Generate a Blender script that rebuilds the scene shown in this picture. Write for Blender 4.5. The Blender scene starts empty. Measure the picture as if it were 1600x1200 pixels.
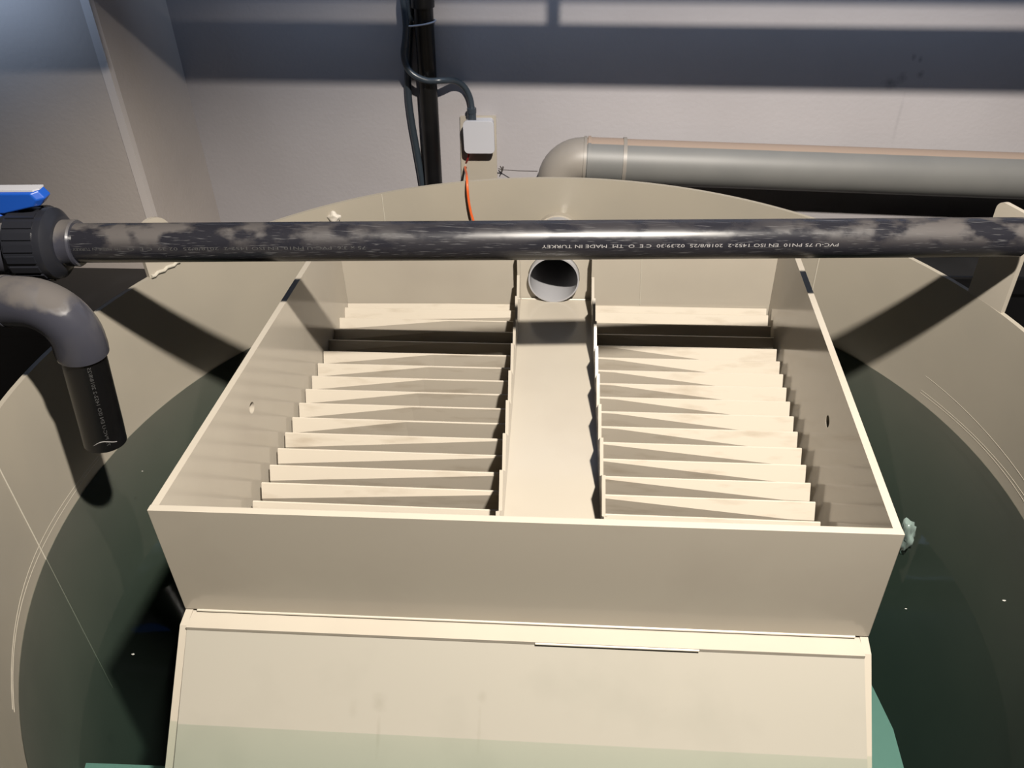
import bpy, bmesh, math, random
from mathutils import Vector, Matrix
from mathutils.geometry import tessellate_polygon
random.seed(7)
SC = bpy.context.scene
COL = SC.collection
ZB = 1.6                     # height of the separator box rim above the floor; geometry below is given relative to that rim

# ---------------------------------------------------------------- camera
cam_d = bpy.data.cameras.new('camera'); cam = bpy.data.objects.new('camera', cam_d); COL.objects.link(cam)
cam_d.sensor_width = 36.0; cam_d.lens = 1296.2 / 1600 * 36; cam_d.clip_start = 0.02
p, r, w = math.radians(35.777), math.radians(-1.768), math.radians(5.5)
fw = Vector((-math.sin(w)*math.cos(p), math.cos(w)*math.cos(p), -math.sin(p)))
rt = Vector((math.cos(w), math.sin(w), 0)); up = rt.cross(fw)
rt2 = math.cos(r)*rt + math.sin(r)*up; up2 = -math.sin(r)*rt + math.cos(r)*up
cam.matrix_world = Matrix((( rt2.x, up2.x, -fw.x, 0), (rt2.y, up2.y, -fw.y, 0), (rt2.z, up2.z, -fw.z, 0.85+ZB), (0,0,0,1)))
SC.camera = cam

# ---------------------------------------------------------------- world, lights, exposure
wd = bpy.data.worlds.new('world'); SC.world = wd; wd.use_nodes = True
bg = wd.node_tree.nodes['Background']; bg.inputs[0].default_value = (0.55, 0.68, 1.0, 1); bg.inputs[1].default_value = 0.004
SC.view_settings.view_transform = 'Standard'; SC.view_settings.look = 'None'
SC.view_settings.gamma = 1.0; SC.view_settings.use_curve_mapping = False; SC.view_settings.exposure = 0.35
LAMP = (0.385, 0.326, 1.806)
ld = bpy.data.lights.new('work_lamp_light', 'SPOT'); ld.energy = 468; ld.spot_size = math.radians(128); ld.spot_blend = 0.42; ld.color = (1.0, 0.925, 0.83); ld.shadow_soft_size = 0.04
lo = bpy.data.objects.new('work_lamp_light', ld); COL.objects.link(lo); lo.location = (LAMP[0], LAMP[1], LAMP[2]+ZB); lo.rotation_euler = (0, math.radians(-3), 0)
# cool fill lights added to put blue light on the back and left walls
for nm, x, y, z, sx, e in (('wall_cool_fill', 0.3, 2.14, 0.98, 2.6, 14.0), ('corner_cool_fill', -1.9, 1.80, 0.565, 1.3, 2.6)):
    cd = bpy.data.lights.new(nm, 'AREA'); cd.shape = 'RECTANGLE'; cd.size = sx; cd.size_y = 0.05; cd.energy = e; cd.color = (0.50, 0.68, 1.0)
    co = bpy.data.objects.new(nm, cd); COL.objects.link(co); co.location = (x, y, z+ZB); co.rotation_euler = (math.radians(90), 0, 0)

# ---------------------------------------------------------------- materials
MATS = {}
def mat(name, col, rough=0.5, col2=None, scale=8.0, lo=0.45, hi=0.7, bump=0.0, bscale=200, spec=0.5, stretch=(1,1,1), metallic=0, dust=None, dust_lo=0.6, dust_hi=0.95, rough2=None, dust_amp=0.55):
    col, col2, dust = [tuple(0.79*q for q in c_) if c_ else None for c_ in (col, col2, dust)]
    m = bpy.data.materials.new(name); m.use_nodes = True; nt = m.node_tree; b = nt.nodes['Principled BSDF']
    b.inputs['Roughness'].default_value = rough; b.inputs['Metallic'].default_value = metallic
    b.inputs['Specular IOR Level'].default_value = spec
    b.inputs['Base Color'].default_value = (*col, 1)
    tc = nt.nodes.new('ShaderNodeNewGeometry'); mp = nt.nodes.new('ShaderNodeMapping'); mp.inputs['Scale'].default_value = stretch
    nt.links.new(tc.outputs['Position'], mp.inputs[0])
    last = None
    if col2:
        n = nt.nodes.new('ShaderNodeTexNoise'); n.inputs['Scale'].default_value = scale; n.inputs['Detail'].default_value = 6
        nt.links.new(mp.outputs[0], n.inputs[0])
        rp = nt.nodes.new('ShaderNodeMapRange'); rp.inputs[1].default_value = lo; rp.inputs[2].default_value = hi
        nt.links.new(n.outputs[0], rp.inputs[0])
        mx = nt.nodes.new('ShaderNodeMix'); mx.data_type = 'RGBA'; mx.inputs[6].default_value = (*col, 1); mx.inputs[7].default_value = (*col2, 1)
        nt.links.new(rp.outputs[0], mx.inputs[0]); nt.links.new(mx.outputs[2], b.inputs['Base Color']); last = mx.outputs[2]
        if rough2 is not None:
            mr = nt.nodes.new('ShaderNodeMapRange'); mr.inputs[3].default_value = rough; mr.inputs[4].default_value = rough2
            nt.links.new(rp.outputs[0], mr.inputs[0]); nt.links.new(mr.outputs[0], b.inputs['Roughness'])
    if dust:   # a coat of settled dust on faces that point upwards, broken up by noise
        g = nt.nodes.new('ShaderNodeNewGeometry'); sx = nt.nodes.new('ShaderNodeSeparateXYZ'); nt.links.new(g.outputs['Normal'], sx.inputs[0])
        n2 = nt.nodes.new('ShaderNodeTexNoise'); n2.inputs['Scale'].default_value = 14; n2.inputs['Detail'].default_value = 5
        nt.links.new(mp.outputs[0], n2.inputs[0])
        ad = nt.nodes.new('ShaderNodeMath'); ad.operation = 'MULTIPLY_ADD'; ad.inputs[1].default_value = dust_amp; ad.inputs[2].default_value = -dust_amp/2
        nt.links.new(n2.outputs[0], ad.inputs[0])
        sm = nt.nodes.new('ShaderNodeMath'); sm.operation = 'ADD'; nt.links.new(sx.outputs[2], sm.inputs[0]); nt.links.new(ad.outputs[0], sm.inputs[1])
        rr = nt.nodes.new('ShaderNodeMapRange'); rr.inputs[1].default_value = dust_lo; rr.inputs[2].default_value = dust_hi; nt.links.new(sm.outputs[0], rr.inputs[0])
        m2 = nt.nodes.new('ShaderNodeMix'); m2.data_type = 'RGBA'; m2.inputs[7].default_value = (*dust, 1)
        if last: nt.links.new(last, m2.inputs[6])
        else: m2.inputs[6].default_value = (*col, 1)
        nt.links.new(rr.outputs[0], m2.inputs[0]); nt.links.new(m2.outputs[2], b.inputs['Base Color'])
        m3 = nt.nodes.new('ShaderNodeMapRange'); m3.inputs[3].default_value = rough; m3.inputs[4].default_value = 0.85
        nt.links.new(rr.outputs[0], m3.inputs[0]); nt.links.new(m3.outputs[0], b.inputs['Roughness'])
    if bump:
        n3 = nt.nodes.new('ShaderNodeTexNoise'); n3.inputs['Scale'].default_value = bscale; nt.links.new(mp.outputs[0], n3.inputs[0])
        bp = nt.nodes.new('ShaderNodeBump'); bp.inputs['Strength'].default_value = bump; bp.inputs['Distance'].default_value = 0.002
        nt.links.new(n3.outputs[0], bp.inputs['Height']); nt.links.new(bp.outputs[0], b.inputs['Normal'])
    MATS[name] = m; return m
CREAM = (0.43, 0.39, 0.325)
mat('cream_plastic', CREAM, 0.14, (0.40, 0.36, 0.30), 5, 0.45, 0.75, spec=0.45)
mat('lamella_plastic', (0.56, 0.505, 0.42), 0.4, (0.43, 0.37, 0.29), 14, 0.55, 0.8, stretch=(0.7, 2, 3))
mat('tank_plastic', (0.37, 0.335, 0.272), 0.25, (0.34, 0.31, 0.255), 4, 0.4, 0.7, spec=0.4)
mat('panel_plastic', (0.35, 0.33, 0.282), 0.3, (0.315, 0.30, 0.255), 7, 0.5, 0.8, stretch=(1, 1, 1))
mat('turquoise_plastic', (0.165, 0.27, 0.245), 0.4)
mat('weld', (0.50, 0.465, 0.39), 0.35)
def black_pipe_material():
    m = bpy.data.materials.new('black_pipe'); m.use_nodes = True; nt = m.node_tree; b = nt.nodes['Principled BSDF']; N = nt.nodes.new; K = nt.links.new
    g = N('ShaderNodeNewGeometry')
    def noise(scale, detail, st):
        mp = N('ShaderNodeMapping'); mp.inputs['Scale'].default_value = st; K(g.outputs['Position'], mp.inputs[0])
        n = N('ShaderNodeTexNoise'); n.inputs['Scale'].default_value = scale; n.inputs['Detail'].default_value = detail; K(mp.outputs[0], n.inputs[0]); return n.outputs[0]
    def rng(v, a, c, lo=0.0, hi=1.0):
        r_ = N('ShaderNodeMapRange'); r_.inputs[1].default_value = a; r_.inputs[2].default_value = c; r_.inputs[3].default_value = lo; r_.inputs[4].default_value = hi; K(v, r_.inputs[0]); return r_.outputs[0]
    def mul(a, c):
        q = N('ShaderNodeMath'); q.operation = 'MULTIPLY'; K(a, q.inputs[0]); K(c, q.inputs[1]); return q.outputs[0]
    def mix(f, a, c):
        x = N('ShaderNodeMix'); x.data_type = 'RGBA'; K(f, x.inputs[0])
        if isinstance(a, tuple): x.inputs[6].default_value = (*a, 1)
        else: K(a, x.inputs[6])
        x.inputs[7].default_value = (*c, 1); return x.outputs[2]
    scratch = rng(noise(1, 2, (2.2, 420, 420)), 0.60, 0.70)
    col = mix(scratch, (0.013, 0.013, 0.017), (0.06, 0.06, 0.064))
    sx = N('ShaderNodeSeparateXYZ'); K(g.outputs['Position'], sx.inputs[0]); sn = N('ShaderNodeSeparateXYZ'); K(g.outputs['Normal'], sn.inputs[0])
    ab = N('ShaderNodeMath'); ab.operation = 'ABSOLUTE'; K(sx.outputs[0], ab.inputs[0])
    ends = rng(ab.outputs[0], 0.30, 0.72, 0.20, 1.0)
    patch = rng(noise(20, 9, (0.6, 1, 1)), 0.44, 0.55)
    dust = mul(mul(patch, ends), rng(sn.outputs[2], -0.1, 0.65))
    col = mix(dust, col, (0.056, 0.050, 0.048))
    K(col, b.inputs['Base Color']); K(rng(dust, 0, 1, 0.24, 0.75), b.inputs['Roughness'])
    MATS['black_pipe'] = m
black_pipe_material()
mat('black_plain', (0.003, 0.003, 0.0035), 0.35, (0.008, 0.008, 0.009), 12, 0.5, 0.75)
mat('grey_pvc', (0.034, 0.035, 0.043), 0.32, (0.06, 0.06, 0.066), 9, 0.45, 0.7)
mat('grey_pvc_dusty', (0.042, 0.043, 0.056), 0.2, (0.055, 0.055, 0.066), 9, 0.45, 0.7, dust=(0.088, 0.079, 0.074), dust_lo=0.45, dust_hi=0.8, dust_amp=1.7)
mat('nut_pvc', (0.016, 0.017, 0.022), 0.3)
def stains(name, spots, dark):
    # smudges with a place and shape of their own: (centre, half sizes, strength)
    m = MATS[name]; nt = m.node_tree; b = nt.nodes['Principled BSDF']; src = b.inputs['Base Color'].links[0].from_socket
    g = nt.nodes.new('ShaderNodeNewGeometry'); nz = nt.nodes.new('ShaderNodeTexNoise'); nz.inputs['Scale'].default_value = 70; nz.inputs['Detail'].default_value = 4
    for c, h, k in spots:
        su = nt.nodes.new('ShaderNodeVectorMath'); su.operation = 'SUBTRACT'; nt.links.new(g.outputs['Position'], su.inputs[0]); su.inputs[1].default_value = (c[0], c[1], c[2]+ZB)
        dv = nt.nodes.new('ShaderNodeVectorMath'); dv.operation = 'DIVIDE'; nt.links.new(su.outputs[0], dv.inputs[0]); dv.inputs[1].default_value = h
        ln = nt.nodes.new('ShaderNodeVectorMath'); ln.operation = 'LENGTH'; nt.links.new(dv.outputs[0], ln.inputs[0])
        ad = nt.nodes.new('ShaderNodeMath'); ad.operation = 'ADD'; nt.links.new(ln.outputs['Value'], ad.inputs[0]); nt.links.new(nz.outputs[0], ad.inputs[1])
        nt.links.new(g.outputs['Position'], nz.inputs[0])
        mr = nt.nodes.new('ShaderNodeMapRange'); mr.inputs[1].default_value = 0.5; mr.inputs[2].default_value = 1.4; mr.inputs[3].default_value = k; mr.inputs[4].default_value = 0
        nt.links.new(ad.outputs[0], mr.inputs[0])
        mx = nt.nodes.new('ShaderNodeMix'); mx.data_type = 'RGBA'; nt.links.new(mr.outputs[0], mx.inputs[0]); nt.links.new(src, mx.inputs[6]); mx.inputs[7].default_value = (*dark, 1); src = mx.outputs[2]
    nt.links.new(src, b.inputs['Base Color'])
mat('drain_pipe', (0.17, 0.17, 0.163), 0.5, (0.145, 0.147, 0.143), 6, 0.45, 0.75, dust=(0.31, 0.235, 0.185), dust_lo=0.900, dust_hi=0.915, dust_amp=0.012)
mat('drain_elbow', (0.27, 0.245, 0.215), 0.45, (0.23, 0.21, 0.185), 8, 0.4, 0.7)
mat('outlet_grey', (0.37, 0.37, 0.385), 0.35)
mat('conduit', (0.032, 0.043, 0.055), 0.3)
mat('white_plastic', (0.50, 0.505, 0.54), 0.4)
mat('white_inlay', (0.50, 0.50, 0.53), 0.35)
mat('blue_plastic', (0.010, 0.075, 0.40), 0.3)
mat('orange_rubber', (0.75, 0.13, 0.03), 0.4)
mat('red_wire', (0.35, 0.02, 0.02), 0.4)
mat('sealant', (0.55, 0.51, 0.45), 0.6, (0.4, 0.36, 0.3), 60, 0.5, 0.7)
mat('clear_film', (0.13, 0.17, 0.155), 0.2)
mat('steel', (0.30, 0.30, 0.29), 0.4, metallic=0.6)
mat('wire_dark', (0.05, 0.04, 0.035), 0.5)
mat('scratch', (0.43, 0.395, 0.325), 0.4)
mat('print_white', (0.30, 0.29, 0.29), 0.6)
mat('print_faint', (0.06, 0.06, 0.06), 0.6)
mat('wall_paint', (0.40, 0.38, 0.39), 0.85, (0.37, 0.35, 0.358), 3, 0.4, 0.7, bump=0.25, bscale=90)
mat('trim_paint', (0.60, 0.55, 0.52), 0.6)
mat('wall_paint_brown', (0.46, 0.41, 0.375), 0.85, (0.42, 0.375, 0.345), 3, 0.4, 0.7, bump=0.25, bscale=90)
mat('ceiling_paint', (0.25, 0.26, 0.28), 0.9)
mat('concrete', (0.09, 0.088, 0.085), 0.8, (0.06, 0.058, 0.056), 6, 0.4, 0.7)
mat('blocker_metal', (0.18, 0.19, 0.2), 0.5)
mat('overhead_grey', (0.10, 0.105, 0.115), 0.4)
mat('housing', (0.2, 0.2, 0.2), 0.5)
mat('algae', (0.135, 0.128, 0.108), 0.6, (0.10, 0.098, 0.084), 3, 0.35, 0.7)
mat('fleck', (0.4, 0.4, 0.37), 0.6)
mat('stain', (0.12, 0.12, 0.125), 0.9)

def water_material():
    m = bpy.data.materials.new('water'); m.use_nodes = True; nt = m.node_tree; nt.nodes.clear()
    out = nt.nodes.new('ShaderNodeOutputMaterial'); mx = nt.nodes.new('ShaderNodeMixShader'); fr = nt.nodes.new('ShaderNodeFresnel'); fr.inputs[0].default_value = 1.33
    tr = nt.nodes.new('ShaderNodeBsdfTransparent'); tr.inputs[0].default_value = (0.93, 0.97, 0.95, 1)
    gl = nt.nodes.new('ShaderNodeBsdfGlossy'); gl.inputs['Roughness'].default_value = 0.03
    tc = nt.nodes.new('ShaderNodeTexCoord'); n = nt.nodes.new('ShaderNodeTexNoise'); n.inputs['Scale'].default_value = 9
    nt.links.new(tc.outputs['Object'], n.inputs[0]); bp = nt.nodes.new('ShaderNodeBump'); bp.inputs['Strength'].default_value = 0.02; bp.inputs['Distance'].default_value = 0.01
    nt.links.new(n.outputs[0], bp.inputs['Height']); nt.links.new(bp.outputs[0], gl.inputs['Normal'])
    nt.links.new(fr.outputs[0], mx.inputs[0]); nt.links.new(tr.outputs[0], mx.inputs[1]); nt.links.new(gl.outputs[0], mx.inputs[2])
    nt.links.new(mx.outputs[0], out.inputs[0])
    va = nt.nodes.new('ShaderNodeVolumeAbsorption'); va.inputs[0].default_value = (0.40, 0.64, 0.58, 1); va.inputs[1].default_value = 1.3
    vs = nt.nodes.new('ShaderNodeVolumeScatter'); vs.inputs[0].default_value = (0.62, 0.74, 0.68, 1); vs.inputs[1].default_value = 0.05
    ad = nt.nodes.new('ShaderNodeAddShader'); nt.links.new(va.outputs[0], ad.inputs[0]); nt.links.new(vs.outputs[0], ad.inputs[1])
    nt.links.new(ad.outputs[0], out.inputs[1]); MATS['water'] = m; return m
water_material()

# ---------------------------------------------------------------- helpers
def V(*a): return Vector(a)
def tag(o, label=None, cat=None, group=None, kind=None):
    if label: o['label'] = label
    if cat: o['category'] = cat
    if group: o['group'] = group
    if kind: o['kind'] = kind
    return o
def thing(name, base, label, cat, group=None):
    o = bpy.data.objects.new(name, None); COL.objects.link(o); o.location = (base[0], base[1], base[2]+ZB)
    o.empty_display_size = 0.05
    return tag(o, label, cat, group)
def wloc(o):
    l = Vector(o.location)
    while o.parent: o = o.parent; l += Vector(o.location)
    return l
def obj(name, vf, m, parent=None, smooth=False, auto=None):
    """vf = (verts, faces) relative to the box rim; one mesh object"""
    vs, fs = vf
    me = bpy.data.meshes.new(name)
    pts = [Vector((v[0], v[1], v[2]+ZB)) for v in vs]
    c = Vector(((min(q.x for q in pts)+max(q.x for q in pts))/2, (min(q.y for q in pts)+max(q.y for q in pts))/2, min(q.z for q in pts)))
    me.from_pydata([q-c for q in pts], [], fs)
    bm = bmesh.new(); bm.from_mesh(me); bmesh.ops.remove_doubles(bm, verts=bm.verts, dist=1e-6); bmesh.ops.recalc_face_normals(bm, faces=bm.faces); bm.to_mesh(me); bm.free()
    me.materials.append(MATS[m])
    if smooth:
        for q in me.polygons: q.use_smooth = True
        me.set_sharp_from_angle(angle=math.radians(auto or 35))
    o = bpy.data.objects.new(name, me); COL.objects.link(o)
    if parent: o.parent = parent; o.location = c - wloc(parent)
    else: o.location = c
    return o
def bevel(o, w=0.0015, seg=2):
    b = o.modifiers.new('bevel', 'BEVEL'); b.width = w; b.segments = seg; b.limit_method = 'ANGLE'; return o
def join(*parts):
    vs, fs = [], []
    for v, f in parts:
        n = len(vs); vs += list(v); fs += [tuple(i+n for i in q) for q in f]
    return vs, fs
def frames(path):
    P = [Vector(q) for q in path]; T = []
    for i in range(len(P)):
        a = P[max(i-1, 0)]; b = P[min(i+1, len(P)-1)]; T.append((b-a).normalized())
    n = T[0].orthogonal().normalized(); N = [n]
    for i in range(1, len(P)):
        ax = T[i-1].cross(T[i]); 
        if ax.length > 1e-8: n = Matrix.Rotation(T[i-1].angle(T[i]), 3, ax.normalized()) @ n
        n = (n - T[i]*n.dot(T[i])).normalized(); N.append(n)
    return P, T, N
def tube(path, rad, seg=24, inner=None, cap=True):
    P, T, N = frames(path); vs, fs = [], []
    rads = rad if isinstance(rad, (list, tuple)) else [rad]*len(P)
    def ring(k, rr):
        B = T[k].cross(N[k])
        return [P[k] + rr*(math.cos(2*math.pi*j/seg)*N[k] + math.sin(2*math.pi*j/seg)*B) for j in range(seg)]
    for k in range(len(P)): vs += ring(k, rads[k])
    for k in range(len(P)-1):
        for j in range(seg): fs.append((k*seg+j, k*seg+(j+1) % seg, (k+1)*seg+(j+1) % seg, (k+1)*seg+j))
    if inner:
        n0 = len(vs)
        for k in range(len(P)): vs += ring(k, inner)
        for k in range(len(P)-1):
            for j in range(seg): fs.append((n0+k*seg+j, n0+(k+1)*seg+j, n0+(k+1)*seg+(j+1) % seg, n0+k*seg+(j+1) % seg))
        for k in (0, len(P)-1):
            for j in range(seg): fs.append((k*seg+j, k*seg+(j+1) % seg, n0+k*seg+(j+1) % seg, n0+k*seg+j))
    elif cap:
        fs.append(tuple(range(seg))); fs.append(tuple((len(P)-1)*seg+j for j in range(seg)))
    return vs, fs
def smooth_path(pts, n=8):
    P = [Vector(q) for q in pts]; P = [2*P[0]-P[1]] + P + [2*P[-1]-P[-2]]; out = []
    for i in range(1, len(P)-2):
        for k in range(n):
            t = k/n; a, b, c, d = P[i-1:i+3]
            out.append(0.5*((2*b) + (c-a)*t + (2*a-5*b+4*c-d)*t*t + (3*b-a-3*c+d)*t**3))
    out.append(P[-2]); return out
def lathe(origin, axis, prof, seg=40, closed=False):
    """prof: (s along axis, radius)"""
    a = Vector(axis).normalized(); n = a.orthogonal().normalized(); b = a.cross(n); o = Vector(origin); vs, fs = [], []
    for s, rr in prof:
        for j in range(seg):
            t = 2*math.pi*j/seg; vs.append(o + a*s + rr*(math.cos(t)*n + math.sin(t)*b))
    for k in range(len(prof)-1):
        for j in range(seg): fs.append((k*seg+j, k*seg+(j+1) % seg, (k+1)*seg+(j+1) % seg, (k+1)*seg+j))
    if closed: fs += [((len(prof)-1)*seg+j, (len(prof)-1)*seg+(j+1) % seg, (j+1) % seg, j) for j in range(seg)]
    else: fs.append(tuple(range(seg))); fs.append(tuple((len(prof)-1)*seg+j for j in range(seg)))
    return vs, fs
def slab(loops, org, u, v, n, t):
    """flat sheet with holes: loops of 2D points (outer first), thickness t along n"""
    org, u, v, n = map(Vector, (org, u, v, n))
    flat = [q for lp in loops for q in lp]
    tris = tessellate_polygon([[Vector((q[0], q[1], 0)) for q in lp] for lp in loops])
    N = len(flat); vs = [org+u*a+v*b for a, b in flat] + [org+u*a+v*b+n*t for a, b in flat]
    fs = [tuple(q) for q in tris] + [tuple(i+N for i in q[::-1]) for q in tris]
    k = 0
    for lp in loops:
        for i in range(len(lp)):
            a, b = k+i, k+(i+1) % len(lp); fs.append((a, b, b+N, a+N))
        k += len(lp)
    return vs, fs
def circ(cx, cy, rr, n=24, a0=0, a1=2*math.pi):
    full = abs(a1-a0-2*math.pi) < 1e-6
    return [(cx+rr*math.cos(a0+(a1-a0)*i/(n if full else n-1)), cy+rr*math.sin(a0+(a1-a0)*i/(n if full else n-1))) for i in range(n)]
def rrect(x0, y0, x1, y1, rr, n=6):
    return circ(x1-rr, y1-rr, rr, n, 0, math.pi/2)+circ(x0+rr, y1-rr, rr, n, math.pi/2, math.pi)+circ(x0+rr, y0+rr, rr, n, math.pi, 1.5*math.pi)+circ(x1-rr, y0+rr, rr, n, 1.5*math.pi, 2*math.pi)
def box(x0, x1, y0, y1, z0, z1):
    vs = [(x, y, z) for x in (x0, x1) for y in (y0, y1) for z in (z0, z1)]
    return vs, [(0,1,3,2), (4,6,7,5), (0,4,5,1), (2,3,7,6), (0,2,6,4), (1,5,7,3)]
def struct(name, vf, m): return tag(obj(name, vf, m), kind='structure')
def lerp(a, b, t): return a+(b-a)*t

stains('wall_paint', [((0.842, 2.42, 0.158), (0.028, 0.1, 0.022), 0.55), ((0.872, 2.42, 0.170), (0.016, 0.1, 0.026), 0.5), ((0.889, 2.42, 0.226), (0.009, 0.1, 0.013), 0.55), ((0.907, 2.42, 0.220), (0.009, 0.1, 0.012), 0.5), ((0.917, 2.42, 0.181), (0.013, 0.1, 0.014), 0.5), ((0.888, 2.42, 0.06), (0.007, 0.1, 0.11), 0.16)], (0.10, 0.10, 0.105))
stains('panel_plastic', [((-0.293, 0.734, -0.299), (0.016, 0.02, 0.02), 0.3), ((-0.334, 0.726, -0.307), (0.01, 0.016, 0.016), 0.18), ((-0.133, 0.746, -0.287), (0.01, 0.014, 0.014), 0.28), ((-0.292, 0.7, -0.333), (0.004, 0.05, 0.05), 0.22), ((-0.136, 0.712, -0.321), (0.004, 0.045, 0.045), 0.2), ((0.147, 0.743, -0.29), (0.012, 0.008, 0.008), 0.12)], (0.17, 0.16, 0.125))
# ---------------------------------------------------------------- the room
FL, CE = -1.6, 2.15
struct('floor', box(-3.2, 3.4, -1.6, 2.42, FL-0.1, FL), 'concrete')
struct('wall_back', box(-1.17, 3.4, 2.42, 2.57, FL, CE), 'wall_paint')
struct('wall_left', box(-3.2, -1.17, 2.03, 2.57, FL, CE), 'wall_paint_brown')
struct('wall_side', box(-3.3, -3.2, -1.6, 2.57, FL, CE), 'wall_paint')
struct('wall_right', box(3.4, 3.5, -1.6, 2.57, FL, CE), 'wall_paint')
struct('ceiling', box(-3.2, 3.4, -1.6, 2.42, CE, CE+0.1), 'ceiling_paint')
# rounded plaster bead on the outer corner of the wall
struct('trim_1', slab([[(-1.190, 2.0285), (-1.1685, 2.0285), (-1.1685, 2.050), (-1.171, 2.031)]], (0, 0, FL), (1, 0, 0), (0, 1, 0), (0, 0, 1), CE-FL), 'trim_paint')

# ---------------------------------------------------------------- the round tank
TC, TR, TZ, TB = (-0.078, 1.2235), 0.953, -0.026, FL
def ringpt(a, rr, z): return (TC[0]+rr*math.cos(math.radians(a)), TC[1]+rr*math.sin(math.radians(a)), z)
tank = thing('round_tank', (TC[0], TC[1], TB), 'large round beige plastic water tank filling the frame around the box', 'tank')
def tankwall():
    n = 160; vs, fs = [], []
    prof = [(TR, TZ), (TR+0.010, TZ), (TR+0.010, TB), (TR, TB)]
    for rr, z in prof:
        for j in range(n): vs.append(ringpt(360*j/n, rr, z))
    for k in range(4):
        for j in range(n): fs.append((k*n+j, k*n+(j+1) % n, ((k+1) % 4)*n+(j+1) % n, ((k+1) % 4)*n+j))
    return vs, fs
obj('tank_wall', tankwall(), 'tank_plastic', tank, True)
obj('tank_bottom', tube([(TC[0], TC[1], TB), (TC[0], TC[1], TB+0.015)], TR+0.002, 96), 'tank_plastic', tank)
for a in (math.degrees(math.atan2(2.061-TC[1], -0.533-TC[0])), math.degrees(math.atan2(1.902-TC[1], 0.591-TC[0])), math.degrees(math.atan2(1.022-TC[1], -1.009-TC[0]))):
    obj('weld_seam', tube([ringpt(a, TR-0.0003, TZ-0.001), ringpt(a, TR-0.0003, -0.75)], 0.0013, 6), 'weld', tank)
for z in (-0.300, -0.309, -0.268):   # scratch lines left by turning, just above the water
    for a0, a1 in ((-30, 24), (176, 214)):
        if z == -0.268 and a0 == 176: continue
        obj('scratch_line', tube([ringpt(lerp(a0, a1, i/40), TR-0.0001, z+0.004*math.sin(i*0.16+z*90)) for i in range(41)], 0.0006, 5), 'scratch', tank)
def tangent_plate(a, s0, s1, z0, z1, rad, hole=None, t=0.010, inset=0.0):
    c = Vector(ringpt(a, TR+inset, 0)); n = Vector((math.cos(math.radians(a)), math.sin(math.radians(a)), 0)); u = Vector((-n.y, n.x, 0))
    outer = [(s0, z0), (s1, z0)] + circ(s1-rad, z1-rad, rad, 8, 0, math.pi/2) + circ(s0+rad, z1-rad, rad, 8, math.pi/2, math.pi)
    loops = [outer] + ([circ(hole[0], hole[1], hole[2], 32)] if hole else [])
    return slab(loops, c, u, Vector((0, 0, 1)), n, t)
o = obj('support_plate', tangent_plate(19.2, -0.047, 0.047, TZ-0.12, 0.176, 0.018), 'cream_plastic', tank)
o['label'] = 'upright cream support plate holding the right end of the black pipe'
o = obj('support_plate', tangent_plate(155.2, -0.045, 0.045, TZ-0.12, 0.098, 0.0445), 'cream_plastic', tank)
o['label'] = 'round-topped cream support plate behind the black pipe'
obj('weld_bead', tube([ringpt(152.8+i*0.55, TR-0.002, TZ+0.002+0.002*math.sin(i*2.1)) for i in range(10)], 0.004, 8), 'weld', tank)
# ---------------------------------------------------------------- the water
def film():
    n = 160; vs, fs = [], []
    for rr, z in ((TR-0.0012, -0.333), (TR-0.0012, TB+0.03), (0.02, TB+0.03)):
        for j in range(n): vs.append(ringpt(360*j/n, rr, z))
    for k in range(2):
        for j in range(n): fs.append((k*n+j, k*n+(j+1) % n, (k+1)*n+(j+1) % n, (k+1)*n+j))
    return vs, fs
o = obj('algae_film', film(), 'algae', tank, True); o['label'] = 'dark green film coating the tank below the waterline'
WZ = -0.333
def waterbody():
    n = 160; vs = [ringpt(360*j/n, TR+0.004, z) for z in (TB+0.010, WZ) for j in range(n)]
    return vs, [(j, (j+1) % n, n+(j+1) % n, n+j) for j in range(n)]+[tuple(range(n)), tuple(range(n, 2*n))]
wv, wf = waterbody()
tag(obj('water', (wv, wf), 'water'), 'dark green still water standing inside the round tank', 'water', kind='stuff')

# ---------------------------------------------------------------- lamella separator box
sep = thing('lamella_separator', (-0.08, 1.33, TB+0.02), 'cream plastic separator box with two banks of slanted plates and a central channel', 'separator')
TH = 0.012
FLc, FRc, BLc, BRc = V(-0.624, 0.835, 0), V(0.455, 0.844, 0), V(-0.606, 1.828, 0), V(0.484, 1.836, 0)
def side_wall(a, b, inward, hole):
    u = (b-a).normalized(); L = (b-a).length; n = Vector((-u.y, u.x, 0)); n = n if n.dot(inward) > 0 else -n
    hy = (hole[0]-a.y)/u.y
    outer = [(0, 0), (L, 0), (L, -1.1), (-0.42, -1.1), (-0.42, -0.630), (-0.028, -0.228), (0, -0.222)]
    return slab([outer, circ(hy, hole[1], 0.0112, 24)], a, u, V(0, 0, 1), n, TH)
obj('side_wall', side_wall(FLc, BLc, V(1, 0, 0), (1.192, -0.083)), 'cream_plastic', sep)
obj('side_wall', side_wall(FRc, BRc, V(-1, 0, 0), (1.216, -0.096)), 'cream_plastic', sep)
u = (FRc-FLc).normalized(); n = V(-u.y, u.x, 0); L = (FRc-FLc).length
bevel(obj('front_board', slab([[(-0.001, -0.220), (L+0.001, -0.220), (L+0.001, 0.001), (-0.001, 0.001)]], FLc-n*0.0015, u, V(0, 0, 1), n, TH), 'cream_plastic', sep), 0.001, 1)
obj('weld_bead', tube([FLc+u*0.02-n*0.002+V(0, 0, -0.2215), FRc-u*0.02-n*0.002+V(0, 0, -0.2215)], 0.0022, 8), 'weld', sep)
obj('ledge', slab([[(TH, 0), (L-TH, 0), (L-TH, 0.006), (TH, 0.006)]], FLc+V(0, 0, -0.231)-n*0.034, u, V(0, 0, 1), n, 0.05), 'cream_plastic', sep)
sl = (V(0, -1, -1.0)).normalized()
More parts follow.
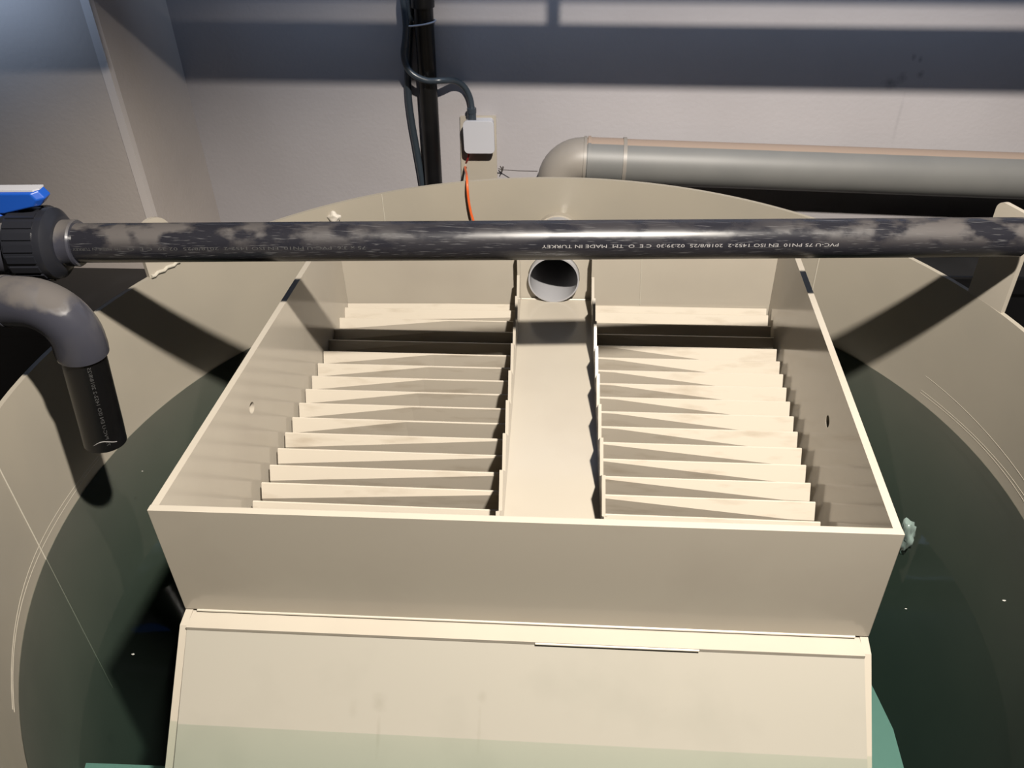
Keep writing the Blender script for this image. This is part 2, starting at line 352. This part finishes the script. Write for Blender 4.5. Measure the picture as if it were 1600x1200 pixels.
obj('sloping_panel', slab([[(TH, 0), (L-TH, 0), (L-TH, 0.60), (TH, 0.60)]], FLc+V(0, 0, -0.228)-n*0.030, u, sl, V(0, 1, -1).normalized(), 0.01), 'panel_plastic', sep)
obj('weld_bead', tube([FLc+u*(0.57)-n*0.035+V(0, 0, -0.2275), FLc+u*(0.82)-n*0.035+V(0, 0, -0.2275)], 0.0018, 8), 'weld', sep)
ub = (BRc-BLc).normalized(); nb = V(ub.y, -ub.x, 0); LB = (BRc-BLc).length
OX, OZ, OR = -0.063, -0.139, 0.0625
hx = OX-BLc.x
obj('back_panel', slab([[(TH, -0.40), (LB-TH, -0.40), (LB-TH, -0.012), (TH, -0.012)], circ(hx, OZ, OR+0.0015, 40)], BLc, ub, V(0, 0, 1), nb, 0.008), 'cream_plastic', sep)
sx = 0.147-BLc.x
obj('weld_seam', tube([BLc+ub*sx+nb*0.008+V(0, 0, -0.02), BLc+ub*(sx+0.006)+nb*0.008+V(0, 0, -0.215)], 0.0014, 6), 'weld', sep)

# the central channel
def xl(y): return -0.1505+0.0240*(1.775-y)/0.804
def xr(y): return 0.0355+0.0200*(1.775-y)/0.804
YF, YB = 0.850, 1.822
CZ = -0.201
channel = obj('channel_floor', slab([[(xl(YF)+0.004, YF), (xr(YF)-0.004, YF), (xr(YB)-0.004, YB), (xl(YB)+0.004, YB)]], (0, 0, CZ-0.006), (1, 0, 0), (0, 1, 0), (0, 0, 1), 0.006), 'cream_plastic', sep)
def weir(xf, off, inn):
    a = V(xf(YF), YF, 0); b = V(xf(YB), YB, 0); u = (b-a).normalized(); n = V(inn, 0, 0); n = (n-u*n.dot(u)).normalized()
    peaks = [1.775-0.1005*i+off for i in range(10)]
    top = []
    y = YF
    pts = []
    for q in sorted(peaks):
        if q-0.05 > YF: pts.append((q-0.05, -0.158))
        if YF < q < YB: pts.append((q, -0.110))
    pts += [(peaks[0]+0.012, -0.122), (peaks[0]+0.012, -0.062), (YB, -0.062)]
    if pts[0][0] > YF: pts.insert(0, (YF, -0.13))
    loop = [((q-YF)/u.y, z) for q, z in pts]
    loop = [(0, -0.29), ((YB-YF)/u.y, -0.29)] + loop[::-1]
    return slab([loop], a, u, V(0, 0, 1), n, 0.0062)
o = obj('notched_weir', weir(xl, 0.0, 1), 'cream_plastic', sep); o['label'] = 'saw-toothed overflow wall along the channel'
o = obj('notched_weir', weir(xr, -0.004, -1), 'cream_plastic', sep); o['label'] = 'saw-toothed overflow wall along the channel'
obj('weld_bead', tube([(xl(YB)+0.008, YB-0.004, CZ+0.001), (xr(YB)-0.008, YB-0.004, CZ+0.001)], 0.0022, 6), 'weld', sep)

# two banks of plates; a slanting crease is made up to put lit and dark wedges on each plate: a leaning upper strip over a steep lower sheet
PZ, PP, AL = -0.220, 0.0505, math.radians(64)
def plate(xo, xi, y, prof):
    psi = math.atan2(0.85-PZ, y); tv = PP*math.sin(psi)/math.sin(AL+psi)
    vs, fs = [], []; th = 0.0032
    for s, f in prof:
        x = lerp(xo, xi, s); T = max(0.0012, f*tv)
        yc, zc = y-T*math.cos(AL), PZ-T*math.sin(AL)
        sec = [(y, PZ), (yc, zc), (yc+0.028, zc-0.24), (yc+0.028+th, zc-0.24), (yc+th, zc+0.0008), (y+th, PZ)]
        if T*math.sin(AL) < 0.004: sec[4] = (y+th, zc)
        for q in sec: vs.append((x, q[0], q[1]))
    m = 6
    for k in range(len(prof)-1):
        for j in range(m): fs.append((k*m+j, k*m+(j+1) % m, (k+1)*m+(j+1) % m, (k+1)*m+j))
    fs.append(tuple(range(m))); fs.append(tuple((len(prof)-1)*m+j for j in range(m)))
    return vs, fs
LP = {0: [(0, 1.1), (.35, 1.0), (1, .60)], 1: [(0, 1.0), (.62, 0), (1, 0)]}
RP = {0: [(0, 1.15), (1, 1.1)], 1: [(0, 1.15), (.65, 1.1), (1, .85)]}
for k in range(2, 10):
    z0 = .60-.01*(k-2)
    LP[k] = [(0, 1.0), (z0, 0), (1, 0)]
    s0 = .42-.03*(k-2)
    RP[k] = [(0, 1.12), (s0, 1.0), (.9, .10), (1, .05)]
for k, a, b in ((10, .90, .05), (11, .88, .08), (12, .86, .11), (13, .84, .17), (14, .83, .24), (15, .82, .3), (16, .8, .3), (17, .8, .3), (18, .8, .3)): LP[k] = [(0, a), (1, b)]
for k, a, b in ((10, 1.0, .06), (11, 1.0, .08), (12, .95, .1), (13, .92, .14), (14, .88, .2), (15, .88, .25), (16, .85, .25), (17, .85, .25), (18, .85, .25)): RP[k] = [(0, a), (.12, a-.02), (1, b)]
for k in range(-1, 19):
    y = 1.79-PP*k if k >= 0 else 1.822
    xo = 0.436+0.029*(y-1.086)/0.73
    pl, pr = (LP[k], RP[k]) if k >= 0 else ([(0, 1.1), (1, 1.1)], [(0, 1.1), (1, 1.1)])
    obj('lamella_plate', plate(-0.5965, xl(y)-0.0005, y, pl), 'lamella_plastic', sep)
    obj('lamella_plate', plate(xo, xr(y)+0.0005, y, pr), 'lamella_plastic', sep)

# ---------------------------------------------------------------- outlet pipe at the head of the channel
out = thing('outlet_pipe', (OX, 1.80, OZ-OR), 'light grey outlet pipe opening at the far end of the channel', 'pipe')
obj('pipe_body', tube([(OX, 1.806, OZ), (OX, 1.83, OZ), (OX, 2.0, OZ-0.022), (OX, 2.162, OZ-0.052), (OX, 2.24, OZ-0.068)], OR, 48, OR-0.0035), 'outlet_grey', out, True)
obj('collar', tube([(OX, 2.13, OZ-0.046), (OX, 2.172, OZ-0.0535)], OR+0.004, 40, OR), 'cream_plastic', out, True)

# ---------------------------------------------------------------- submerged shelf
shelf = [(0.612, 1.06), (0.617, 1.029), (0.627, 0.963), (0.624, 0.886), (0.612, 0.813), (0.57, 0.70), (0.48, 0.60), (-0.70, 0.60), (-0.90, 0.72), (-0.919, 0.796), (-0.799, 0.799), (-0.60, 0.802), (0.40, 0.83), (0.44, 1.06)]
tag(obj('submerged_ring', slab([shelf], (0, 0, -0.66), (1, 0, 0), (0, 1, 0), (0, 0, 1), 0.012), 'turquoise_plastic'), 'pale turquoise curved plate under the water beside the sloping panel', 'plate')

# ---------------------------------------------------------------- black pipe across the tank
PL, PR = V(-0.939, 1.352, 0.173), V(0.812, 1.487, 0.142)
D = (PR-PL).normalized()
pipe = thing('black_pressure_pipe', tuple((PL+PR)/2-V(0, 0, 0.0375)), 'long scuffed black pipe with printed lettering spanning the tank', 'pipe')
obj('pipe_body', tube([PL-D*0.03+D*(PR-PL).length*i/12 for i in range(12)]+[PR+D*0.006], 0.0368, 48), 'black_pipe', pipe, True)
E1 = V(-0.0, -1, 0); E1 = (E1-D*E1.dot(D)).normalized(); E2 = D.cross(-E1) if D.cross(-E1).z > 0 else -D.cross(-E1)
def wrap_text(body, s_right, length, th0, height, m, parent, org, axis, e1, e2, rad, flip=True):
    cu = bpy.data.curves.new('print', 'FONT'); cu.body = body; cu.size = 1.0; cu.resolution_u = 2
    ob = bpy.data.objects.new('print', cu); COL.objects.link(ob); bpy.context.view_layer.update()
    me = ob.to_mesh(); vs = [v.co.copy() for v in me.vertices]; fs = [tuple(q.vertices) for q in me.polygons]; ob.to_mesh_clear()
    bpy.data.objects.remove(ob); bpy.data.curves.remove(cu)
    x1 = max(v.x for v in vs); out = []
    for v in vs:
        s = s_right-(v.x/x1)*length; a = th0-(v.y*height/0.7)/rad
        out.append(Vector(org)+Vector(axis)*s+(rad+0.0004)*(math.cos(a)*Vector(e1)+math.sin(a)*Vector(e2)))
    return obj('printed_text', (out, fs), m, parent)
Lp = (PR-PL).length
def s_of(x): return (x-PL.x)/D.x
wrap_text('PVC-U 75 PN10  EN ISO 1452-2  2018/8/25  02:39:30  C E  O  TM  MADE IN TURKEY', s_of(0.47), 0.545, math.radians(12), 0.0062, 'print_white', pipe, PL, D, E1, E2, 0.0368)
wrap_text('75 x 3,6  PVC-U PN10  EN ISO 1452-2  2018/8/25  02 39  C E  O', s_of(-0.395), 0.44, math.radians(12), 0.0062, 'print_faint', pipe, PL, D, E1, E2, 0.0368)
wrap_text('TM  MADE IN TURKEY', s_of(-0.845), 0.09, math.radians(12), 0.0055, 'print_faint', pipe, PL, D, E1, E2, 0.0368)

# ---------------------------------------------------------------- ball valve
valve = thing('ball_valve', tuple(PL-D*0.13-V(0, 0, 0.07)), 'dark grey ball valve with ribbed union nut and blue handle', 'valve')
A = -D
o = obj('socket_end', lathe(PL, A, [(0.0, 0.0385), (0.0, 0.0425), (0.004, 0.0445), (0.010, 0.0435), (0.030, 0.0435), (0.045, 0.050)], 48), 'grey_pvc_dusty', valve, True)
nut = obj('union_nut', lathe(PL, A, [(0.026, 0.044), (0.028, 0.052), (0.040, 0.066), (0.048, 0.0675), (0.108, 0.0675), (0.112, 0.060)], 48), 'nut_pvc', valve, True)
for i in range(20):
    t = 2*math.pi*i/20; nn = (math.cos(t)*E1+math.sin(t)*E2); tt = D.cross(nn)
    c0 = PL+A*0.052+nn*0.0670; c1 = PL+A*0.104+nn*0.0670
    vs = [c+tt*a+nn*b for c in (c0, c1) for a, b in ((-0.0075, -0.002), (0.0075, -0.002), (0.0065, 0.0032), (-0.0065, 0.0032))]
    obj('rib', (vs, [(0,1,2,3), (7,6,5,4), (0,4,5,1), (1,5,6,2), (2,6,7,3), (3,7,4,0)]), 'nut_pvc', nut)
obj('valve_body', lathe(PL, A, [(0.108, 0.050), (0.110, 0.056), (0.120, 0.059), (0.165, 0.059), (0.178, 0.056), (0.180, 0.050)], 48), 'grey_pvc_dusty', valve, True)
nut2 = obj('union_nut', lathe(PL, A, [(0.178, 0.060), (0.182, 0.0675), (0.242, 0.0675), (0.250, 0.066), (0.262, 0.050), (0.262, 0.044)], 48), 'nut_pvc', valve, True)
obj('inlet_pipe', lathe(PL, A, [(0.262, 0.0375), (0.75, 0.0375)], 40), 'grey_pvc', valve, True)
HC = PL+A*0.135
obj('stem', lathe(HC, E2, [(0.05, 0.030), (0.062, 0.030), (0.064, 0.020), (0.080, 0.020)], 32), 'nut_pvc', valve, True)
# handle: tapered blue lever on a hub, white inlay on top
def handle():
    side = [(-0.105, 0.092), (-0.094, 0.082), (-0.03, 0.066), (0.03, 0.066), (0.094, 0.080), (0.107, 0.094), (0.098, 0.108), (-0.098, 0.108)]
    vs = []
    for yy, k in ((-0.019, 0.88), (-0.010, 1.0), (0.012, 1.0), (0.019, 0.9)):
        zc = 0.090
        for s, z in side: vs.append(HC+D*(s*k)+E2*(zc+(z-zc)*k)+(-E1)*yy)
    fs = []; m = len(side)
    for k in range(3):
        for j in range(m): fs.append((k*m+j, k*m+(j+1) % m, (k+1)*m+(j+1) % m, (k+1)*m+j))
    fs.append(tuple(range(m))); fs.append(tuple(3*m+j for j in range(m)))
    return vs, fs
hd = obj('handle', handle(), 'blue_plastic', valve)
bevel(hd, 0.002, 2)
obj('hub', lathe(HC, E2, [(0.056, 0.020), (0.060, 0.026), (0.072, 0.022), (0.084, 0.016)], 28), 'blue_plastic', hd, True)
obj('web', (([HC+D*a+E2*b+E1*c for c in (0.004, 0.012) for a, b in ((0.0, 0.058), (0.048, 0.066), (0.055, 0.078), (0.0, 0.080))]), [(0,1,2,3), (7,6,5,4), (0,4,5,1), (1,5,6,2), (2,6,7,3), (3,7,4,0)]), 'blue_plastic', hd)
obj('inlay', slab([[(-0.096, -0.013), (0.090, -0.013), (0.098, -0.004), (0.098, 0.013), (-0.096, 0.013)]], HC+E2*0.1075, D, -E1, E2, 0.003), 'white_inlay', hd)

# ---------------------------------------------------------------- elbow with the open drop pipe
el = thing('elbow_drop_pipe', (-0.89, 1.15, -0.142), 'dusty grey elbow with a short black pipe hanging into the tank', 'pipe')
arc = [(-0.980, 1.167, 0.153), (-0.962, 1.167, 0.153)]
cxp, czp, br = -0.948, 0.081, 0.072
for i in range(13):
    t = math.pi/2*(1-i/12); arc.append((cxp+br*math.cos(t), 1.166, czp+br*math.sin(t)))
arc += [(-0.8765, 1.165, 0.062), (-0.8775, 1.165, 0.050)]
obj('elbow', tube(arc, [0.0440]*(len(arc)-2)+[0.0445, 0.0435], 48), 'grey_pvc_dusty', el, True)
obj('elbow_lip', tube([(-0.986, 1.167, 0.153), (-0.976, 1.167, 0.153)], 0.0455, 40), 'grey_pvc_dusty', el, True)
obj('arm', tube([(-1.75, 1.175, 0.163), (-0.978, 1.167, 0.153)], 0.0435, 40), 'grey_pvc_dusty', el, True)
dp = obj('drop_pipe', tube([(-0.876, 1.166, 0.075), (-0.8875, 1.154, -0.10), (-0.891, 1.151, -0.142)], 0.0378, 48, 0.034), 'black_plain', el, True)
obj('scuff', tube([V(-0.8885, 1.153, -0.122)+0.0379*(math.cos(math.radians(t))*V(1, 0, 0)+math.sin(math.radians(t))*V(0, -1, 0))+V(0, 0, -0.006*math.sin(t*0.07)) for t in range(30, 110, 6)], 0.0008, 5), 'print_white', dp)
dax = (V(-0.891, 1.151, -0.142)-V(-0.876, 1.166, 0.075)).normalized()
f1 = V(0.7, -0.7, 0); f1 = (f1-dax*f1.dot(dax)).normalized(); f2 = dax.cross(f1)
wrap_text('75 PVC-U EN ISO 1452-2 2018/8/25', 0.205, 0.17, math.radians(10), 0.006, 'print_faint', el, (-0.876, 1.166, 0.075), dax, f1, f2, 0.0379)

# ---------------------------------------------------------------- grey drain pipe behind the tank
GY = 2.335
drain = thing('grey_drain_pipe', (0.5, GY, -0.09), 'thick dusty grey drain pipe running right behind the tank', 'pipe')
gp = [(0.0, GY, -0.034), (2.6, GY, -0.120)]
obj('pipe_body', tube(gp, 0.0635, 48), 'drain_pipe', drain, True)
earc = [(-0.067, GY, -0.55), (-0.067, GY, -0.101)]
for i in range(11):
    t = math.pi*(1-0.5*i/10); earc.append((0.067*math.cos(t), GY, -0.101+0.067*math.sin(t)))
earc += [(0.004, GY, -0.034)]
obj('elbow', tube(earc, 0.0642, 40), 'drain_elbow', drain, True)
obj('socket_bead', tube([(0.002, GY, -0.034), (0.010, GY, -0.0343)], 0.0675, 40), 'drain_elbow', drain, True)
obj('socket_bead', tube([(0.013, GY, -0.0344), (0.022, GY, -0.0347)], 0.0682, 40), 'drain_pipe', drain, True)
obj('socket', tube([(0.022, GY, -0.0347), (0.114, GY, -0.0378)], 0.0650, 40), 'drain_pipe', drain, True)
cl = obj('pipe_clamp', tube([(0.114, GY, -0.0378), (0.124, GY, -0.0381)], 0.0680, 40), 'drain_elbow', drain, True)
obj('clamp_foot', box(0.114, 0.124, GY+0.05, 2.42, -0.050, -0.030), 'steel', cl)
tag(obj('tie_wire', tube([(-0.238, 2.398, -0.089), (-0.19, 2.36, -0.077), (-0.130, 2.325, -0.064)], 0.0011, 6), 'wire_dark'), 'thin wire stretched from the grey elbow to a wall screw', 'wire')
scr = thing('wall_screw', (-0.24, 2.41, -0.089), 'small twisted dark screw end left of the grey elbow', 'screw')
obj('shank', tube([(-0.240, 2.42, -0.089), (-0.240, 2.396, -0.088)], 0.0028, 8), 'wire_dark', scr)
for a, b in ((-0.012, 0.004), (-0.006, 0.012), (-0.004, -0.007)):
    obj('wire_end', tube([(-0.240, 2.398, -0.088), (-0.240+a, 2.394, -0.088+b)], 0.0014, 6), 'wire_dark', scr)

# ---------------------------------------------------------------- black riser, conduits, junction box
ris = thing('black_riser_pipe', (-0.46, 2.39, FL), 'black vertical pipe with coupling on the wall behind the tank', 'pipe')
obj('pipe_body', tube([(-0.483, 2.393, FL), (-0.450, 2.392, -0.05), (-0.439, 2.391, 0.39), (-0.420, 2.390, CE)], 0.0262, 32), 'black_plain', ris, True)
obj('coupling', tube([(-0.4395, 2.386, 0.372), (-0.438, 2.386, 0.46)], 0.0315, 32), 'black_plain', ris, True)
wrap_text('PE100 PN16', 0.30, 0.09, math.radians(12), 0.004, 'print_faint', ris, (-0.450, 2.392, -0.05), (0.025, 0, 1), (0, -1, 0), (-1, 0, 0), 0.0263)
c1 = [[-0.470, 2.38, 0.60], [-0.482, 2.37, 0.485], [-0.484, 2.364, 0.425], [-0.486, 2.358, 0.395], [-0.484, 2.352, 0.336], [-0.489, 2.351, 0.3], [-0.497, 2.349, 0.259], [-0.491, 2.348, 0.225], [-0.471, 2.346, 0.203], [-0.436, 2.345, 0.189], [-0.397, 2.35, 0.188], [-0.366, 2.385, 0.177], [-0.344, 2.402, 0.157], [-0.330, 2.406, 0.130], [-0.324, 2.403, 0.101], [-0.323, 2.396, 0.075]]
tag(obj('flexible_conduit', tube(smooth_path(c1, 6), 0.0088, 16), 'conduit', None, True), 'dark grey conduit curving across the black riser to the white box', 'conduit')
c2 = [[-0.462, 2.408, 0.60], [-0.472, 2.407, 0.42], [-0.481, 2.407, 0.354], [-0.49, 2.407, 0.287], [-0.502, 2.407, 0.201], [-0.507, 2.407, 0.129], [-0.505, 2.407, 0.055], [-0.498, 2.407, -0.032], [-0.49, 2.407, -0.143], [-0.488, 2.407, -0.228], [-0.51, 2.407, -0.6]]
tag(obj('flexible_conduit', tube(smooth_path(c2, 6), 0.0100, 16), 'conduit', None, True), 'dark grey conduit running straight down along the left of the riser', 'conduit')
tie = [(-0.452+0.043*math.cos(t*math.pi/20), 2.382-0.034*math.sin(t*math.pi/20)-0.008*math.cos(t*math.pi/20)*-1, 0.333+0.003*math.cos(t*math.pi/20)) for t in range(41)]
tag(obj('cable_tie', tube(tie, 0.0024, 8), 'white_plastic', None, True), 'pale cable tie strapping the conduit to the black riser', 'cable tie')
jb = thing('junction_box', (-0.303, 2.39, -0.03), 'small white square junction box with rounded corners on its plate', 'junction box')
bevel(obj('lid', slab([rrect(-0.348, -0.028, -0.258, 0.068, 0.013, 6)], (0, 2.368, 0), (1, 0, 0), (0, 0, 1), (0, 1, 0), 0.010), 'white_plastic', jb, True), 0.003, 3)
obj('back_box', slab([rrect(-0.344, -0.024, -0.262, 0.064, 0.010, 6)], (0, 2.378, 0), (1, 0, 0), (0, 0, 1), (0, 1, 0), 0.034), 'white_plastic', jb, True)
gl = obj('cable_gland', lathe((-0.323, 2.392, 0.064), (0, 0, 1), [(0, 0.0125), (0.020, 0.0125), (0.021, 0.0138), (0.034, 0.0138), (0.035, 0.010)], 24), 'conduit', jb, True)
tag(obj('mounting_plate', slab([[(-0.369, -0.131), (-0.258, -0.126), (-0.255, 0.069), (-0.361, 0.068)], circ(-0.354, -0.088, 0.0045, 16)], (0, 2.412, 0), (1, 0, 0), (0, 0, 1), (0, 1, 0), 0.008), 'cream_plastic'), 'thin cream plate on the wall under the white junction box', 'plate')
tag(obj('red_lead', tube(smooth_path([(-0.337, 2.39, -0.022), (-0.339, 2.391, -0.036), (-0.344, 2.398, -0.056), (-0.350, 2.409, -0.070)], 5), 0.003, 8), 'red_wire', None, True), 'short red lead under the white junction box', 'wire')
oc = [(-0.354, 2.416, -0.088), (-0.354, 2.402, -0.084), (-0.345, 2.35, -0.074), (-0.336, 2.30, -0.062), (-0.318, 2.18, -0.020), (-0.312, 2.140, -0.020), (-0.310, 2.126, -0.036), (-0.309, 2.125, -0.064), (-0.305, 2.125, -0.102), (-0.298, 2.125, -0.134), (-0.286, 2.125, -0.189), (-0.275, 2.125, -0.36)]
tag(obj('orange_cable', tube(smooth_path(oc, 6), 0.0036, 12), 'orange_rubber', None, True), 'thin orange cable hanging over the back edge of the tank', 'cable')

# ---------------------------------------------------------------- plain black blocks for the dark areas beyond the tank
def add_block(name, x0, x1, y0, y1, z1, label):
    t = thing(name, ((x0+x1)/2, (y0+y1)/2, FL), label, 'container')
    bevel(obj('body', box(x0+0.015, x1-0.015, y0+0.015, y1-0.002, FL, z1-0.03), 'black_plain', t), 0.02, 2)
    bevel(obj('rim', box(x0, x1, y0, y1, z1-0.05, z1), 'black_plain', t), 0.006, 2)
add_block('black_block', -2.3, -1.175, 1.72, 2.02, -0.237, 'plain black block behind the tank below the ball valve')
add_block('black_block', -1.165, -0.86, 1.85, 2.02, -0.237, 'narrow black block between tank and wall on the left')
add_block('black_block', 0.80, 1.75, 1.95, 2.26, -0.190, 'plain black block behind the tank on the right')
# ---------------------------------------------------------------- small lumps and flecks
def lump(name, c, sz, m, label, cat, seed, squash=(1, 1, 1)):
    bm = bmesh.new(); bmesh.ops.create_icosphere(bm, subdivisions=3, radius=1)
    rnd = random.Random(seed); ph = [rnd.uniform(0, 6) for _ in range(6)]
    for v in bm.verts:
        k = 1+0.22*math.sin(4*v.co.x+ph[0])*math.sin(5*v.co.z+ph[1])+0.12*math.sin(9*v.co.y+ph[2])+0.10*math.sin(11*v.co.z+ph[3])
        v.co = Vector((v.co.x*squash[0]*k*sz, v.co.y*squash[1]*k*sz, v.co.z*squash[2]*k*sz))
    bm.verts.index_update()
    vs = [v.co+Vector(c) for v in bm.verts]; fs = [tuple(q.index for q in f.verts) for f in bm.faces]; bm.free()
    return tag(obj(name, (vs, fs), m, None, True, 80), label, cat)
lump('sealant_lump', (-0.648, 1.981, -0.060), 0.017, 'sealant', 'whitish lump of sealant on the back wall of the tank', 'sealant', 3, (1, 0.5, 0.9))
lump('sealant_lump', (0.468, 0.862, -0.022), 0.019, 'clear_film', 'pale glassy sealant lump on the front right box corner', 'sealant', 5, (0.5, 0.75, 1.5))
for i, (x, y, s, lb) in enumerate(((-0.741, 0.821, 0.0016, 'white fleck floating on the dark water left of the sloping panel'), (0.583, 0.994, 0.0011, 'tiny white fleck floating on the water near the right side of the front board'), (0.758, 1.022, 0.0016, 'white fleck floating on the water towards the right edge'), (-0.932, 1.277, 0.0011, 'tiny pale fleck on the water below the hanging black pipe'))):
    lump('floating_fleck', (x, y, WZ+0.0008), s, 'fleck', lb, 'fleck', i+11, (1.6, 0.9, 0.5))['group'] = 'flecks floating on the water'

# ---------------------------------------------------------------- overhead things that throw the shadows on the wall
def hanger(parent, x, y, z): obj('hanger_rod', tube([(x, y, z), (x, y, CE)], 0.004, 8), 'steel', parent)
OY = 1.955
for z, lb in ((0.5865, 'lower overhead grey pipe along the back wall'), (0.7585, 'upper overhead grey pipe along the back wall')):
    t = thing('overhead_pipe', (0.4, OY, z-0.06), lb, 'pipe', 'overhead pipes')
    zz = lambda x: z-0.0177*(x+0.06)
    obj('pipe_body', tube([(-2.6, OY, zz(-2.6)), (3.3, OY, zz(3.3))], 0.053, 40), 'overhead_grey', t, True)
    for x in (-2.0, 2.6): hanger(t, x, OY-0.057, zz(x))
    if z < 0.7: obj('pipe_clip', box(0.006, 0.026, OY-0.02, OY+0.02, z+0.04, z+0.125), 'steel', t)
blocker = thing('light_blocker', (-1.7, 1.70, 0.6), 'flat grey panel added out of view to shade the left wall', 'light blocker')  # made-up panel out of view, added to keep lamp light off the left wall
obj('blocker_body', box(-2.6, -0.868, 1.692, 1.706, 0.601, 0.94), 'blocker_metal', blocker)
obj('blocker_cover', box(-2.6, -0.868, 1.688, 1.692, 0.606, 0.936), 'blocker_metal', blocker)
for x in (-2.3, -1.1): hanger(blocker, x, 1.699, 0.93)
lamp = thing('work_lamp', (LAMP[0], LAMP[1], LAMP[2]), 'hanging work lamp above the tank', 'lamp')
obj('lamp_shade', lathe((LAMP[0], LAMP[1], LAMP[2]+0.012), (0, 0, 1), [(0.0, 0.148), (0.0, 0.150), (0.05, 0.12), (0.085, 0.05), (0.11, 0.025), (0.12, 0.025), (0.12, 0.0), (0.105, 0.0), (0.08, 0.045), (0.046, 0.115)], 40, True), 'housing', lamp, True)
hanger(lamp, LAMP[0], LAMP[1], LAMP[2]+0.12)
